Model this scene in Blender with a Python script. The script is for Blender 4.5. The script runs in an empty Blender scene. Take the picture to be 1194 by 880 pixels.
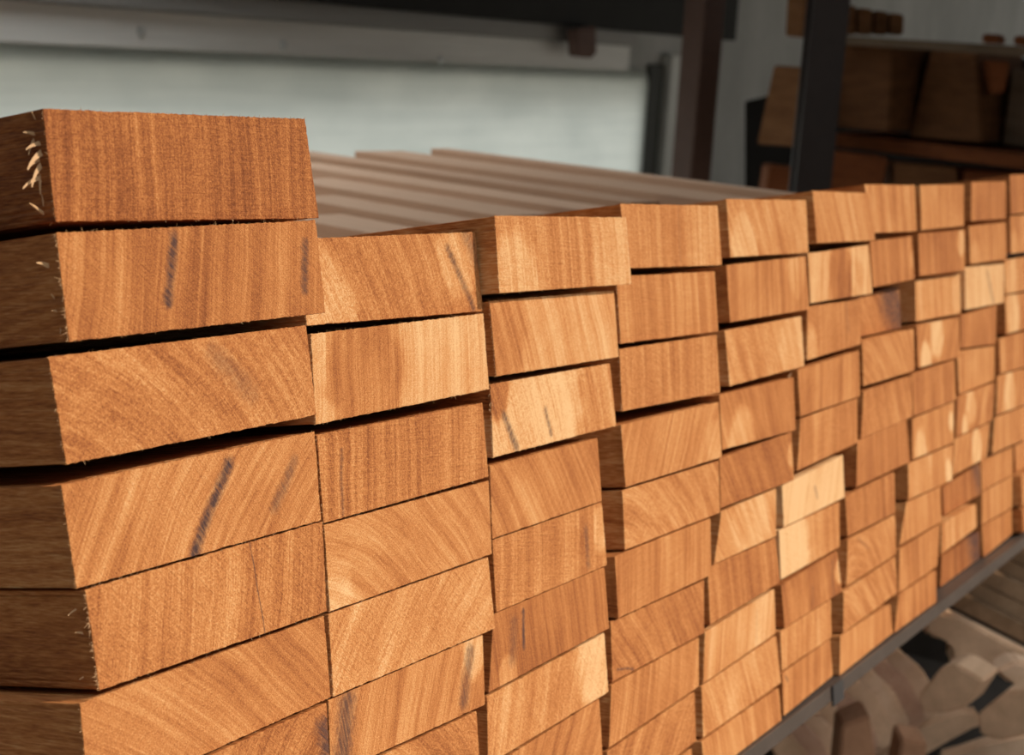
import bpy, bmesh, math, random
from mathutils import Vector, Matrix
C = bpy.context.scene.collection
SC = bpy.context.scene

# ------------------------------------------------------------------ frames
# S frame: the timber stack (x along the cut ends, y into the stack, z up its face).
# World: level ground.  The rack carries the stack on a slight slope.
FPX = 1735.04
CAM_S = Vector((-0.42179186, -0.48768247, -0.07733894))
R_S = Matrix(((0.531639018, -0.844617969, -0.063090732),
              (-0.095681025, 0.014121401, -0.995311874),
              (0.84154922, 0.535183214, -0.073306426)))          # camera right, down, forward in S
def cam_dir(px, py):
    return Vector(((px - 597.0) / FPX, (py - 440.0) / FPX, 1.0))
_dn = Vector((-.06, 1.0, 380.0 / FPX)).normalized()               # plumb line seen by the camera
_xg = cam_dir(1700, 126); _xg = (_xg - _xg.dot(_dn) * _dn).normalized()
_up = -_dn
_RS_T = R_S.transposed()
xg_s, up_s = _RS_T @ _xg, _RS_T @ _up
yg_s = up_s.cross(xg_s)
S2W3 = Matrix((xg_s, yg_s, up_s))                                # S -> world rotation
S2W = S2W3.to_4x4()
CAM_W = S2W3 @ CAM_S
def ray(px, py):
    return S2W3 @ (_RS_T @ cam_dir(px, py))
def at_depth(px, py, d):
    return CAM_W + ray(px, py) * d
def at_y(px, py, y):
    r = ray(px, py); return CAM_W + r * ((y - CAM_W.y) / r.y)
def at_z(px, py, z):
    r = ray(px, py); return CAM_W + r * ((z - CAM_W.z) / r.z)
def on_plane(px, py, p, n):
    r = ray(px, py); return CAM_W + r * ((p - CAM_W).dot(n) / r.dot(n))

# ------------------------------------------------------------------ camera, light, exposure
cam = bpy.data.objects.new('camera', bpy.data.cameras.new('camera'))
C.objects.link(cam)
cr, cd, cf = (S2W3 @ R_S[i] for i in range(3))
M = Matrix((cr, -cd, -cf)).transposed().to_4x4(); M.translation = CAM_W
cam.matrix_world = M
cam.data.sensor_width = 36.0
cam.data.lens = FPX / 1194.0 * 36.0
cam.data.clip_start = 0.02
cam.data.dof.use_dof = True
cam.data.dof.focus_distance = 0.76
cam.data.dof.aperture_fstop = 12.5
SC.camera = cam

SKY_LO, SKY_HI, SKY_DIM, SKY_TOP = 0.45, 0.85, 0.44, 3.7
SUN_S = Vector((0.50, -1.0, 0.72)).normalized()
sun_w = S2W3 @ SUN_S
sd = bpy.data.lights.new('sun', 'SUN'); sd.energy = 4.35; sd.angle = math.radians(0.6); sd.color = (1.0, 0.82, 0.62)
so = bpy.data.objects.new('sun', sd); C.objects.link(so)
so.rotation_euler = (-sun_w).to_track_quat('-Z', 'Y').to_euler()
w = bpy.data.worlds.new('world'); SC.world = w; w.use_nodes = True
wt = w.node_tree; bg = wt.nodes['Background']; bg.inputs[0].default_value = (0.95, 0.97, 0.95, 1)
# sky: hazy and dim low down, bright overhead
_tc = wt.nodes.new('ShaderNodeTexCoord'); _sx = wt.nodes.new('ShaderNodeSeparateXYZ'); _mr = wt.nodes.new('ShaderNodeMapRange')
_mr.interpolation_type = 'SMOOTHSTEP'
for _i, _v in enumerate((SKY_LO, SKY_HI, SKY_DIM, SKY_TOP)): _mr.inputs[_i + 1].default_value = _v
wt.links.new(_tc.outputs['Generated'], _sx.inputs[0]); wt.links.new(_sx.outputs[2], _mr.inputs[0]); wt.links.new(_mr.outputs[0], bg.inputs[1])
SC.view_settings.view_transform = 'Standard'; SC.view_settings.look = 'None'
SC.view_settings.exposure = 0.0; SC.view_settings.gamma = 1.0; SC.view_settings.use_curve_mapping = False

# ------------------------------------------------------------------ node helpers
class NT:
    def __init__(s, name):
        s.m = bpy.data.materials.new(name); s.m.use_nodes = True
        s.t = s.m.node_tree; s.t.nodes.clear()
    def n(s, typ, **kw):
        nd = s.t.nodes.new(typ)
        for k, v in kw.items(): setattr(nd, k, v)
        return nd
    def put(s, sock, v):
        if isinstance(v, bpy.types.NodeSocket): s.t.links.new(v, sock)
        elif v is not None: sock.default_value = v
    def math(s, op, a, b=None, c=None, clamp=False):
        nd = s.n('ShaderNodeMath', operation=op, use_clamp=clamp)
        for i, v in enumerate((a, b, c)):
            if v is not None: s.put(nd.inputs[i], v)
        return nd.outputs[0]
    def vmath(s, op, a, b=None, scale=None):
        nd = s.n('ShaderNodeVectorMath', operation=op)
        s.put(nd.inputs[0], a)
        if b is not None: s.put(nd.inputs[1], b)
        if scale is not None: s.put(nd.inputs['Scale'], scale)
        return nd.outputs['Value'] if op in ('LENGTH', 'DOT_PRODUCT', 'DISTANCE') else nd.outputs[0]
    def noise(s, vec, scale, detail=2.0, rough=0.5, out='Fac', lac=2.0):
        nd = s.n('ShaderNodeTexNoise'); s.put(nd.inputs['Vector'], vec)
        nd.inputs['Scale'].default_value = scale; nd.inputs['Detail'].default_value = detail
        nd.inputs['Roughness'].default_value = rough
        return nd.outputs[out]
    def step(s, v, a, b, c=0.0, d=1.0):
        nd = s.n('ShaderNodeMapRange', interpolation_type='SMOOTHSTEP')
        s.put(nd.inputs[0], v)
        for i, q in enumerate((a, b, c, d)): s.put(nd.inputs[i + 1], q)
        return nd.outputs[0]
    def ramp(s, v, stops):
        nd = s.n('ShaderNodeValToRGB'); e = nd.color_ramp.elements
        while len(e) < len(stops): e.new(0.5)
        for i, (p, c) in enumerate(stops): e[i].position = p; e[i].color = (*c, 1)
        s.put(nd.inputs[0], v); return nd.outputs[0]
    def mix(s, f, a, b, mode='MIX'):
        nd = s.n('ShaderNodeMix', data_type='RGBA', blend_type=mode)
        s.put(nd.inputs[0], f)
        s.put(nd.inputs[6], a if not isinstance(a, tuple) else (*a, 1)); s.put(nd.inputs[7], b if not isinstance(b, tuple) else (*b, 1))
        return nd.outputs[2]
    def comb(s, x, y, z):
        nd = s.n('ShaderNodeCombineXYZ'); s.put(nd.inputs[0], x); s.put(nd.inputs[1], y); s.put(nd.inputs[2], z); return nd.outputs[0]
    def sep(s, v):
        nd = s.n('ShaderNodeSeparateXYZ'); s.put(nd.inputs[0], v); return nd.outputs
    def attr(s, name):
        nd = s.n('ShaderNodeAttribute', attribute_type='OBJECT', attribute_name=name); return nd.outputs['Vector'], nd.outputs['Fac']
    def finish(s, color, rough=0.7, bump=None, strength=0.5, dist=0.001, metal=0.0, spec=0.3):
        b = s.n('ShaderNodeBsdfPrincipled'); s.put(b.inputs['Base Color'], color if not isinstance(color, tuple) else (*color, 1))
        s.put(b.inputs['Roughness'], rough); b.inputs['Metallic'].default_value = metal
        b.inputs['Specular IOR Level'].default_value = spec
        if bump is not None:
            bn = s.n('ShaderNodeBump'); bn.inputs['Strength'].default_value = strength; bn.inputs['Distance'].default_value = dist
            s.put(bn.inputs['Height'], bump); s.t.links.new(bn.outputs[0], b.inputs['Normal'])
        o = s.n('ShaderNodeOutputMaterial'); s.t.links.new(b.outputs[0], o.inputs[0]); return s.m

RAMP = [(0.0, (0.15, 0.042, 0.013)), (0.28, (0.29, 0.098, 0.029)), (0.5, (0.43, 0.168, 0.052)),
        (0.72, (0.55, 0.265, 0.100)), (1.0, (0.67, 0.43, 0.225))]
def make_wood():
    s = NT('sawn_hardwood')
    P = s.n('ShaderNodeTexCoord').outputs['Object']
    pith, _ = s.attr('pith'); tone, _ = s.attr('tone')
    px, pz, freq = s.sep(pith); tn, ang, seed = s.sep(tone)
    x, y, z = s.sep(P)
    sv = s.comb(s.math('MULTIPLY', seed, 3.7), seed, s.math('MULTIPLY', seed, 1.9))
    Q = s.vmath('ADD', s.comb(x, s.math('MULTIPLY', y, 0.07), z), sv)          # stretched along the grain
    warp = s.vmath('SCALE', s.vmath('SUBTRACT', s.noise(Q, 14, 2, 0.5, 'Color'), (0.5, 0.5, 0.5)), scale=0.010)
    wx, _, wz = s.sep(s.vmath('ADD', s.comb(x, 0.0, z), warp))
    dx = s.math('SUBTRACT', wx, px); dz = s.math('SUBTRACT', wz, pz)
    r = s.math('SQRT', s.math('ADD', s.math('MULTIPLY', dx, dx), s.math('MULTIPLY', dz, dz)))
    rf = s.math('MULTIPLY', r, freq)
    th = s.math('ARCTAN2', dz, dx)
    ringv = s.comb(rf, s.math('MULTIPLY', th, 1.6), s.math('ADD', seed, s.math('MULTIPLY', y, 0.15)))
    ring = s.noise(ringv, 1.0, 3.0, 0.62)
    ringf = s.noise(ringv, 5.5, 2.0, 0.6)
    ringv2 = s.comb(rf, s.math('MULTIPLY', th, 0.5), seed)
    fine = s.noise(ringv2, 15.0, 1.0, 0.5)
    blot = s.noise(Q, 17, 2, 0.5)
    F = s.vmath('ADD', s.comb(x, s.math('MULTIPLY', y, 0.05), z), sv)
    speck = s.noise(F, 1250, 2.0, 0.65)
    fib = s.noise(F, 420, 2.0, 0.6)
    # saw marks, a fine hatch at the board's own angle
    ca, sa = s.math('COSINE', ang), s.math('SINE', ang)
    u = s.math('ADD', s.math('MULTIPLY', x, ca), s.math('MULTIPLY', z, sa))
    v = s.math('SUBTRACT', s.math('MULTIPLY', z, ca), s.math('MULTIPLY', x, sa))
    saw = s.noise(s.comb(s.math('MULTIPLY', u, 900), s.math('MULTIPLY', v, 45), seed), 1.0, 2.0, 0.6)
    t = s.math('ADD', 0.48, s.math('MULTIPLY', tn, 1.3))
    def add(t, val, k): return s.math('ADD', t, s.math('MULTIPLY', s.math('SUBTRACT', val, 0.5), k))
    t = add(t, ring, 0.78); t = add(t, ringf, 0.50); t = add(t, fine, 0.26); t = add(t, blot, 0.34)
    # pale / dark patches
    pn = s.math('MULTIPLY', s.math('SUBTRACT', s.noise(Q, 55, 3, 0.6), 0.5), 0.55)
    ps, _ = s.attr('patch_s'); pss = s.sep(ps)
    for i, nm in enumerate(('patch_a', 'patch_b')):
        a, _ = s.attr(nm); ax, az, ar = s.sep(a)
        d = s.math('SQRT', s.math('ADD', s.math('POWER', s.math('ABSOLUTE', s.math('SUBTRACT', wx, ax)), 2.0), s.math('POWER', s.math('ABSOLUTE', s.math('MULTIPLY', s.math('SUBTRACT', wz, az), pss[2])), 2.0)))
        q = s.math('ADD', s.math('DIVIDE', d, s.math('MAXIMUM', ar, 0.0005)), pn)
        t = s.math('ADD', t, s.math('MULTIPLY', s.step(q, 0.70, 1.12, 1.0, 0.0), pss[i]))
    t = add(t, speck, 1.0); t = add(t, fib, 0.22); t = add(t, saw, 0.20)
    col = s.ramp(t, RAMP)
    # mineral streaks, and broad dark patches on the set-back boards
    mk = None
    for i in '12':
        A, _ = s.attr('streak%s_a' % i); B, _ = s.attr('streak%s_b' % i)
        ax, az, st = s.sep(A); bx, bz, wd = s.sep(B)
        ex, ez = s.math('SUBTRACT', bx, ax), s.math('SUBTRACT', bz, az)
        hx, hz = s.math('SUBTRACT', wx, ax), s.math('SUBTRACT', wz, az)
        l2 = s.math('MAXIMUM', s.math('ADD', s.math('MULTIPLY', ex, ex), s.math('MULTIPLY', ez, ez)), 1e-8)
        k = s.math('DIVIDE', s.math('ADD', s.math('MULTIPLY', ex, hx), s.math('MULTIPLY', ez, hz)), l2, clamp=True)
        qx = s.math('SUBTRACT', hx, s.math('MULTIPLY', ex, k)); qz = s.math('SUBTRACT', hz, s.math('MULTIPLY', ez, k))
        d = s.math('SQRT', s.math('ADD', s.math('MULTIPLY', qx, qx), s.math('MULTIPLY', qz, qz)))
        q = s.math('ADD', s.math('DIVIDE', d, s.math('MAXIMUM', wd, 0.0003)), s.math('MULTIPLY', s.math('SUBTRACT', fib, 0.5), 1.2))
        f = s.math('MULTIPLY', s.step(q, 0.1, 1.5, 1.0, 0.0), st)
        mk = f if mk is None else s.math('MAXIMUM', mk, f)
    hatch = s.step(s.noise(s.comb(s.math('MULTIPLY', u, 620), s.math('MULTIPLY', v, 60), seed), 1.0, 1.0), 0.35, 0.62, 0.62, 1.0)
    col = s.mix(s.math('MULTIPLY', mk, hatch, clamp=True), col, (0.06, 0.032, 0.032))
    bump = s.math('ADD', s.math('MULTIPLY', speck, 1.0), s.math('ADD', s.math('MULTIPLY', fib, 0.6), s.math('MULTIPLY', saw, 0.8)))
    return s.finish(col, 0.72, bump, 0.7, 0.0008, spec=0.22)
WOOD = make_wood()

def plain_wood(name, cols, grain=(3, 60, 60), rough=0.75):
    s = NT(name); P = s.n('ShaderNodeTexCoord').outputs['Object']
    oi = s.n('ShaderNodeObjectInfo').outputs['Random']
    q = s.vmath('ADD', s.vmath('MULTIPLY', P, grain), s.comb(s.math('MULTIPLY', oi, 31.0), s.math('MULTIPLY', oi, 17.0), 0.0))
    a = s.noise(q, 1.0, 4, 0.6); b = s.noise(q, 6.0, 2, 0.6)
    t = s.math('ADD', s.math('MULTIPLY', a, 0.75), s.math('MULTIPLY', b, 0.25))
    t = s.math('ADD', t, s.math('MULTIPLY', s.math('SUBTRACT', oi, 0.5), 0.22))
    return s.finish(s.ramp(t, [(0.2, cols[0]), (0.5, cols[1]), (0.8, cols[2])]), rough, b, 0.3, 0.0008, spec=0.2)
def speckled(name, base, var=0.15, scale=8, rough=0.6, metal=0.0, spec=0.3, stretch=(1, 1, 1)):
    s = NT(name); P = s.vmath('MULTIPLY', s.n('ShaderNodeTexCoord').outputs['Object'], stretch)
    a = s.noise(P, scale, 5, 0.6); b = s.noise(P, scale * 9, 3, 0.6)
    t = s.math('ADD', s.math('MULTIPLY', a, 0.7), s.math('MULTIPLY', b, 0.3))
    lo = tuple(c * (1 - var) for c in base); hi = tuple(min(1, c * (1 + var)) for c in base)
    return s.finish(s.ramp(t, [(0.3, lo), (0.7, hi)]), rough, b, 0.15, 0.001, metal, spec)
FIBRE = speckled('torn_fibre', (0.55, 0.35, 0.19), 0.15, 200)

# ------------------------------------------------------------------ object helpers
def link_bm(name, bm, mat, parent=None, mw=None, smooth=False):
    bmesh.ops.recalc_face_normals(bm, faces=bm.faces[:])
    me = bpy.data.meshes.new(name); bm.to_mesh(me); bm.free()
    if smooth:
        for p in me.polygons: p.use_smooth = True
    o = bpy.data.objects.new(name, me); C.objects.link(o); me.materials.append(mat)
    if parent: o.parent = parent
    elif mw is not None: o.matrix_world = mw
    return o
def tag(o, label=None, cat=None, group=None, kind=None):
    if label: o['label'] = label
    if cat: o['category'] = cat
    if group: o['group'] = group
    if kind: o['kind'] = kind
    return o
def bm_box(bm, lo, hi, bev=0.0, seg=2):
    vs = [bm.verts.new((x, y, z)) for z in (lo[2], hi[2]) for x, y in ((lo[0], lo[1]), (hi[0], lo[1]), (hi[0], hi[1]), (lo[0], hi[1]))]
    fs = [(0, 1, 2, 3), (4, 5, 6, 7), (0, 1, 5, 4), (1, 2, 6, 5), (2, 3, 7, 6), (3, 0, 4, 7)]
    faces = [bm.faces.new([vs[i] for i in f]) for f in fs]
    if bev:
        es = list({e for f in faces for e in f.edges})
        bmesh.ops.bevel(bm, geom=es, offset=bev, segments=seg, affect='EDGES', profile=0.6)
def bm_prism(bm, poly, d, bev=0.0):
    """polygon of 3-D points pushed along vector d"""
    a = [bm.verts.new(p) for p in poly]; b = [bm.verts.new(Vector(p) + d) for p in poly]
    n = len(a); fs = [bm.faces.new(a), bm.faces.new(b[::-1])]
    for i in range(n): fs.append(bm.faces.new((a[i], b[i], b[(i + 1) % n], a[(i + 1) % n])))
    if bev:
        es = list({e for f in fs for e in f.edges})
        bmesh.ops.bevel(bm, geom=es, offset=bev, segments=2, affect='EDGES')
def frame(origin, xdir, zhint=Vector((0, 0, 1))):
    x = xdir.normalized(); y = zhint.cross(x).normalized(); z = x.cross(y)
    m = Matrix((x, y, z)).transposed().to_4x4(); m.translation = origin; return m
ORD = ['', 'top', 'second', 'third', 'fourth', 'fifth', 'sixth', 'seventh', 'eighth', 'ninth', 'tenth', 'eleventh', 'twelfth']
# ------------------------------------------------------------------ setting
GZ = -1.12
WALLY = 2.30
CONC = speckled('yard_concrete', (0.30, 0.28, 0.25), 0.2, 3, 0.9)
ROOFM = speckled('dark_roof_sheet', (0.05, 0.05, 0.048), 0.25, 4, 0.6)
def struct(name, lo, hi, mat, bev=0.0):
    c = Vector([(a + b) / 2 for a, b in zip(lo, hi)]); bm = bmesh.new()
    bm_box(bm, Vector(lo) - c, Vector(hi) - c, bev)
    return tag(link_bm(name, bm, mat, mw=Matrix.Translation(c)), kind='structure')
struct('floor', (-8, -6, GZ - .1), (14, 9, GZ), CONC)
# shed roof: unseen, eave shaped so the low sun reaches the cut ends only; open strip added to light the back
def prism_struct(name, poly, z0, z1, mat):
    c = Vector((sum(p[0] for p in poly) / len(poly), sum(p[1] for p in poly) / len(poly), z0)); bm = bmesh.new()
    bm_prism(bm, [Vector((p[0], p[1], z0)) - c for p in poly], Vector((0, 0, z1 - z0)))
    return tag(link_bm(name, bm, mat, mw=Matrix.Translation(c)), kind='structure')
def sun_line(xa, xb, zs, z):                      # where the sun rays through two stack points reach height z
    out = []
    for x in (xa, xb):
        p = S2W3 @ Vector((x, 0, zs)); out.append(p + sun_w * ((z - p.z) / sun_w.z))
    return out
EZ = 0.52
EA, EB = sun_line(0.0, 1.75, 0.012, EZ)
ed = (EB - EA) / (EB.x - EA.x)
def eave(x, off=0.0): return (x, (EA + ed * (x - EA.x)).y + off)
SKA, SKX1 = 0.95, 2.0
def sloped_roof(name, poly, mat):                 # lean-to roof rising from the eave towards the back
    bm = bmesh.new(); bm_prism(bm, [Vector(p) for p in poly], Vector((0, 0, .03))); return tag(link_bm(name, bm, mat), kind='structure')
RZ = 1.15
sloped_roof('ceiling', [(*eave(-3), EZ), (*eave(14), EZ), (14, SKA, RZ), (-3, SKA, RZ)], ROOFM)
struct('ceiling_back', (SKX1, SKA + .001, RZ), (14, WALLY + .1, RZ + .04), ROOFM)
def wall_mat():
    s = NT('weathered_grey_wall'); P = s.n('ShaderNodeTexCoord').outputs['Object']
    a = s.noise(s.vmath('MULTIPLY', P, (1, 1, 0.5)), 2.2, 5, 0.6); b = s.noise(P, 40, 3, 0.6)
    t = s.math('ADD', s.math('MULTIPLY', a, 0.8), s.math('MULTIPLY', b, 0.2))
    return s.finish(s.ramp(t, [(0.3, (0.28, 0.29, 0.28)), (0.7, (0.46, 0.47, 0.46))]), 0.7, b, 0.1, 0.002)
WMAT = wall_mat(); ZT = at_y(735, 80, WALLY - .03).z; XP = at_y(752, 150, WALLY - .03).x
struct('wall_back', (XP - .03, WALLY, GZ), (14, WALLY + .06, 1.12), WMAT)
struct('wall_back_upper', (-3, WALLY, ZT - .05), (XP - .031, WALLY + .06, 1.12), WMAT)
FA, FB = sun_line(0.0, 1.75, -0.515, 0.62)
fd = (FB - FA) / (FB.x - FA.x)
def block_edge(x, off=0.0): return (x, (FA + fd * (x - FA.x)).y + off)
SUN_BLOCK = speckled('sun_blocker_boards', (0.16, 0.12, 0.085), 0.2, 5, 0.85, stretch=(4, 1, .4))
prism_struct('wall_sun_blocker', [block_edge(1.15), block_edge(5), block_edge(5, -.05), block_edge(1.15, -.05)], GZ, 0.62, SUN_BLOCK)  # unseen wall added to keep the low sun off the lower pile
struct('wall_side_blocker', (-1.16, -1.3, GZ), (-1.10, WALLY - .3, 1.0), speckled('dark_side_blocker', (0.05, 0.042, 0.036), .2, 5, .8))  # unseen dark wall added to darken the left sides of the boards

# white sheet-metal panel on the wall with its folded upper rail
def panel_mat():
    s = NT('translucent_white_sheet'); P = s.n('ShaderNodeTexCoord').outputs['Object']
    a = s.noise(s.vmath('MULTIPLY', P, (1, 1, 1.6)), 3.0, 4, 0.55); b = s.noise(s.vmath('MULTIPLY', P, (0.4, 1, 9)), 4, 3, 0.6)
    t = s.math('ADD', s.math('MULTIPLY', a, 0.6), s.math('MULTIPLY', b, 0.4))
    c = s.ramp(t, [(0.3, (0.74, 0.77, 0.75)), (0.7, (0.90, 0.92, 0.89))])
    d = s.n('ShaderNodeBsdfPrincipled'); s.put(d.inputs['Base Color'], c); d.inputs['Roughness'].default_value = .45
    tr = s.n('ShaderNodeBsdfTranslucent'); s.put(tr.inputs['Color'], c)
    mx = s.n('ShaderNodeMixShader'); mx.inputs[0].default_value = 0.92
    s.t.links.new(d.outputs[0], mx.inputs[1]); s.t.links.new(tr.outputs[0], mx.inputs[2])
    o = s.n('ShaderNodeOutputMaterial'); s.t.links.new(mx.outputs[0], o.inputs[0]); return s.m
PANEL = panel_mat()
py_ = WALLY - .03
zt = at_y(735, 80, py_).z
bm = bmesh.new()
x0, x1, rad = -2.6, at_y(752, 150, py_).x, 0.07
pts = [(x0, GZ + .01), (x1, GZ + .01)] + [(x1 - rad + rad * math.cos(a), zt - rad + rad * math.sin(a)) for a in [i * math.pi / 12 for i in range(7)]] + [(x0, zt)]
bm_prism(bm, [(p[0], 0, p[1]) for p in pts], Vector((0, .006, 0)))
tag(link_bm('sheet_panel', bm, PANEL, mw=Matrix.Translation((0, py_, 0))), 'large white translucent sheet panel in the back wall behind the stack', 'panel')
RAIL = speckled('grey_painted_rail', (0.78, 0.79, 0.77), 0.12, 5, 0.5, stretch=(.3, 1, 6))
RAILD = speckled('dark_grey_rail', (0.30, 0.30, 0.29), 0.15, 5, 0.6, stretch=(.3, 1, 5))
SCREW = speckled('zinc_screw', (0.55, 0.57, 0.56), 0.1, 30, 0.35, 0.6)
yr = WALLY - .044
def railobj(name, z0, z1, y0, y1, mat, xa, xb, label, cat):
    bm = bmesh.new(); bm_box(bm, (xa, y0, z0), (xb, y1, z1), 0.006)
    return tag(link_bm(name, bm, mat), label, cat)
zr0 = at_y(250, 61, yr).z; zr1 = at_y(250, 18, yr).z
xr = at_y(735, 60, yr).x
rail = railobj('wall_rail', zr0, zr1, yr, WALLY - .0302, RAIL, x0, xr, 'grey painted rail along the top of the white panel, held by screws', 'rail')
for spx, spy in ((164, 37), (330, 52), (513, 70)):
    p = at_y(spx, spy, yr); p.z = min(p.z, zr1 - .012); bm = bmesh.new()
    bmesh.ops.create_cone(bm, cap_ends=True, segments=16, radius1=.014, radius2=.011, depth=.006, matrix=Matrix.Translation((p.x, yr - .003, p.z)) @ Matrix.Rotation(math.pi / 2, 4, 'X'))
    bmesh.ops.create_uvsphere(bm, u_segments=12, v_segments=8, radius=.007, matrix=Matrix.Translation((p.x, yr - .007, p.z)) @ Matrix.Diagonal((1, .5, 1, 1)))
    link_bm('screw', bm, SCREW, rail)
zr2 = at_y(470, 12, yr - .06).z
railobj('cover_strip', zr1 + .001, zr2, yr - .03, WALLY - .0302, RAILD, x0, xr, 'darker grey cover strip above the screwed rail', 'strip')
railobj('roof_beam', zr2 + .002, zr2 + .25, yr - .05, WALLY - .001, speckled('dark_steel_beam', (0.022, 0.022, 0.021), 0.2, 6, 0.8), x0, at_y(848, 20, yr).x, 'dark roof beam running above the white panel', 'beam')
# small rusty bracket on the rail, bent profile
def solid_px(name, poly, depth, thick, mat, label, cat, group=None, bev=0.003, dirv=None):
    """an upright plate or block whose front outline faces the yard (world -y side), with real thickness"""
    c = at_depth(sum(p[0] for p in poly) / len(poly), sum(p[1] for p in poly) / len(poly), depth)
    n = dirv or Vector((0, 1, 0)); bm = bmesh.new()
    bm_prism(bm, [on_plane(px, py, c, n) - c for px, py in poly], n.normalized() * thick, bev)
    o = link_bm(name, bm, mat, mw=Matrix.Translation(c))
    return tag(o, label, cat, group)
RUST = speckled('rusty_brown_steel', (0.13, 0.075, 0.06), 0.3, 9, 0.7)
dr = (yr - .095 - CAM_W.y) / ray(683, 48).y
solid_px('wall_bracket', [(672, 34), (695, 31), (696, 62), (690, 68), (674, 66)], dr, .04, RUST, 'small rusty brown bracket at the right end of the grey rail', 'bracket')
# dark channel and pale jamb right of the panel
JAMB = speckled('pale_painted_jamb', (0.62, 0.64, 0.62), .08, 8, .5)
DARKG = speckled('dark_green_channel', (0.055, 0.06, 0.055), 0.2, 6, 0.6)
xa, xb = at_y(756, 150, py_).x, at_y(772, 150, py_).x
railobj('door_channel', GZ + .1, zt + .02, WALLY - .02, WALLY - .001, DARKG, xa, xb, 'narrow dark upright channel beside the white panel', 'channel')
xc = at_y(784, 150, py_).x
railobj('door_jamb', GZ + .1, zt + .06, WALLY - .05, WALLY - .001, JAMB, xb + .002, xc, 'narrow pale upright jamb left of the brown post', 'jamb')

# ------------------------------------------------------------------ steel posts
POST1 = speckled('brown_painted_steel', (0.13, 0.075, 0.06), 0.18, 7, 0.5)
POST2 = speckled('black_painted_steel', (0.035, 0.028, 0.028), 0.18, 7, 0.45)
def post(px, py, depth, wpx, yaw, top, mat, label, flange=0.012, box=False):
    p = at_depth(px, py, depth); wd = wpx / FPX * depth; t = Matrix.Translation((p.x, p.y, GZ + .0005)) @ Matrix.Rotation(yaw, 4, 'Z')
    e = bpy.data.objects.new('steel_post', None); C.objects.link(e); e.matrix_world = t
    tag(e, label, 'post')
    bm = bmesh.new(); h = wd / 2
    if box: bm_box(bm, (-h, -h, 0.012), (h, h, top - GZ), .004)
    else:
        bm_box(bm, (-h, -h, 0.012), (h, -h + flange, top - GZ), .002); bm_box(bm, (-h, h - flange, 0.012), (h, h, top - GZ), .002)
        bm_box(bm, (-flange / 2, -h + flange, 0.012), (flange / 2, h - flange, top - GZ))
    link_bm('shaft', bm, mat, e)
    bm = bmesh.new(); bm_box(bm, (-h * 1.6, -h * 1.6, 0), (h * 1.6, h * 1.6, .012), .003); link_bm('base_plate', bm, mat, e)
    return e
post(810, 150, 4.25, 33, math.radians(-20), 1.149, POST1, 'brown steel post rising behind the stack beside the pale jamb', box=True)
post(955, 110, 3.05, 42, math.radians(-58), 0.88, POST2, 'near-black steel post standing in front of the rack of blocks')

# ------------------------------------------------------------------ rack of timber blocks in the right background
BLK = plain_wood('dark_brown_timber', [(0.09, 0.038, 0.015), (0.17, 0.075, 0.030), (0.25, 0.12, 0.052)], (12, 12, 50))  # dark brown tones, differing at random from block to block
BLKR = plain_wood('dark_red_timber', [(0.12, 0.035, 0.012), (0.20, 0.062, 0.02), (0.27, 0.092, 0.034)], (12, 12, 50))
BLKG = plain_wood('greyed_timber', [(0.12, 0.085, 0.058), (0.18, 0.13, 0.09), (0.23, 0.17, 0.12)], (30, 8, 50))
fw = Vector((cf.x, cf.y, 0)).normalized()
bd = (Matrix.Rotation(math.radians(-38), 3, 'Z') @ fw)          # the way the blocks run, back and right
RD = 3.55
def blk(name, poly, mat, label, cat='timber block', group=None, dep=RD, thick=.30, bev=.004, dv=None):
    return solid_px(name, poly, dep, thick, mat, label, cat, group, bev, dirv=dv or bd)
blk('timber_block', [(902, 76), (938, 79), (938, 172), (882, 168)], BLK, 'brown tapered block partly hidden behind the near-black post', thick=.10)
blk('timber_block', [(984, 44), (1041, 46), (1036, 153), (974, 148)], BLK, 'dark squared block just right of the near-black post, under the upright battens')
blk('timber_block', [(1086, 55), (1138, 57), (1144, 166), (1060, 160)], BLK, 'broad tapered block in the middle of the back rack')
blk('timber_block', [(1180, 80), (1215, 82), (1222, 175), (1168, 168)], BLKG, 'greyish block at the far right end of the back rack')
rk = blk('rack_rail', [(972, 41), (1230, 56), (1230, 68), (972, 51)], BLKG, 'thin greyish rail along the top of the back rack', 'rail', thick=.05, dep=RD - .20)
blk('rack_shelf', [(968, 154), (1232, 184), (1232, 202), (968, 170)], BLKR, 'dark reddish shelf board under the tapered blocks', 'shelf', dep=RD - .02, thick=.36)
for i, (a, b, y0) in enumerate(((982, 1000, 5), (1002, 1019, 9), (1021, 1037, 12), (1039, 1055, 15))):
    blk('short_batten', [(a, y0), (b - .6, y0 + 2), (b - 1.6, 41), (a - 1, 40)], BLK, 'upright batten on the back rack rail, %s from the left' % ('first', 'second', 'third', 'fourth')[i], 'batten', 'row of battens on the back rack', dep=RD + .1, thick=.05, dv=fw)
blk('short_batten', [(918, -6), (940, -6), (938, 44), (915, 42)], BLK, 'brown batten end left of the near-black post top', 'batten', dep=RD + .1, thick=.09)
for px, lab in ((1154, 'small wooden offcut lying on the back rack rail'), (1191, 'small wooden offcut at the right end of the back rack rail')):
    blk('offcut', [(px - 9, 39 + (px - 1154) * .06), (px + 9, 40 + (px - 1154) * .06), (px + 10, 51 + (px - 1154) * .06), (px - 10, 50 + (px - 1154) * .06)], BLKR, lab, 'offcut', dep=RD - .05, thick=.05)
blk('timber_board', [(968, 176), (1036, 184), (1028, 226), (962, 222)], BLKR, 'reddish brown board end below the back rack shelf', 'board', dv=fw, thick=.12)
blk('timber_board', [(1044, 190), (1116, 196), (1118, 232), (1044, 228)], BLK, 'dim brown board end right of the reddish one', 'board', dv=fw, thick=.12)
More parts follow.
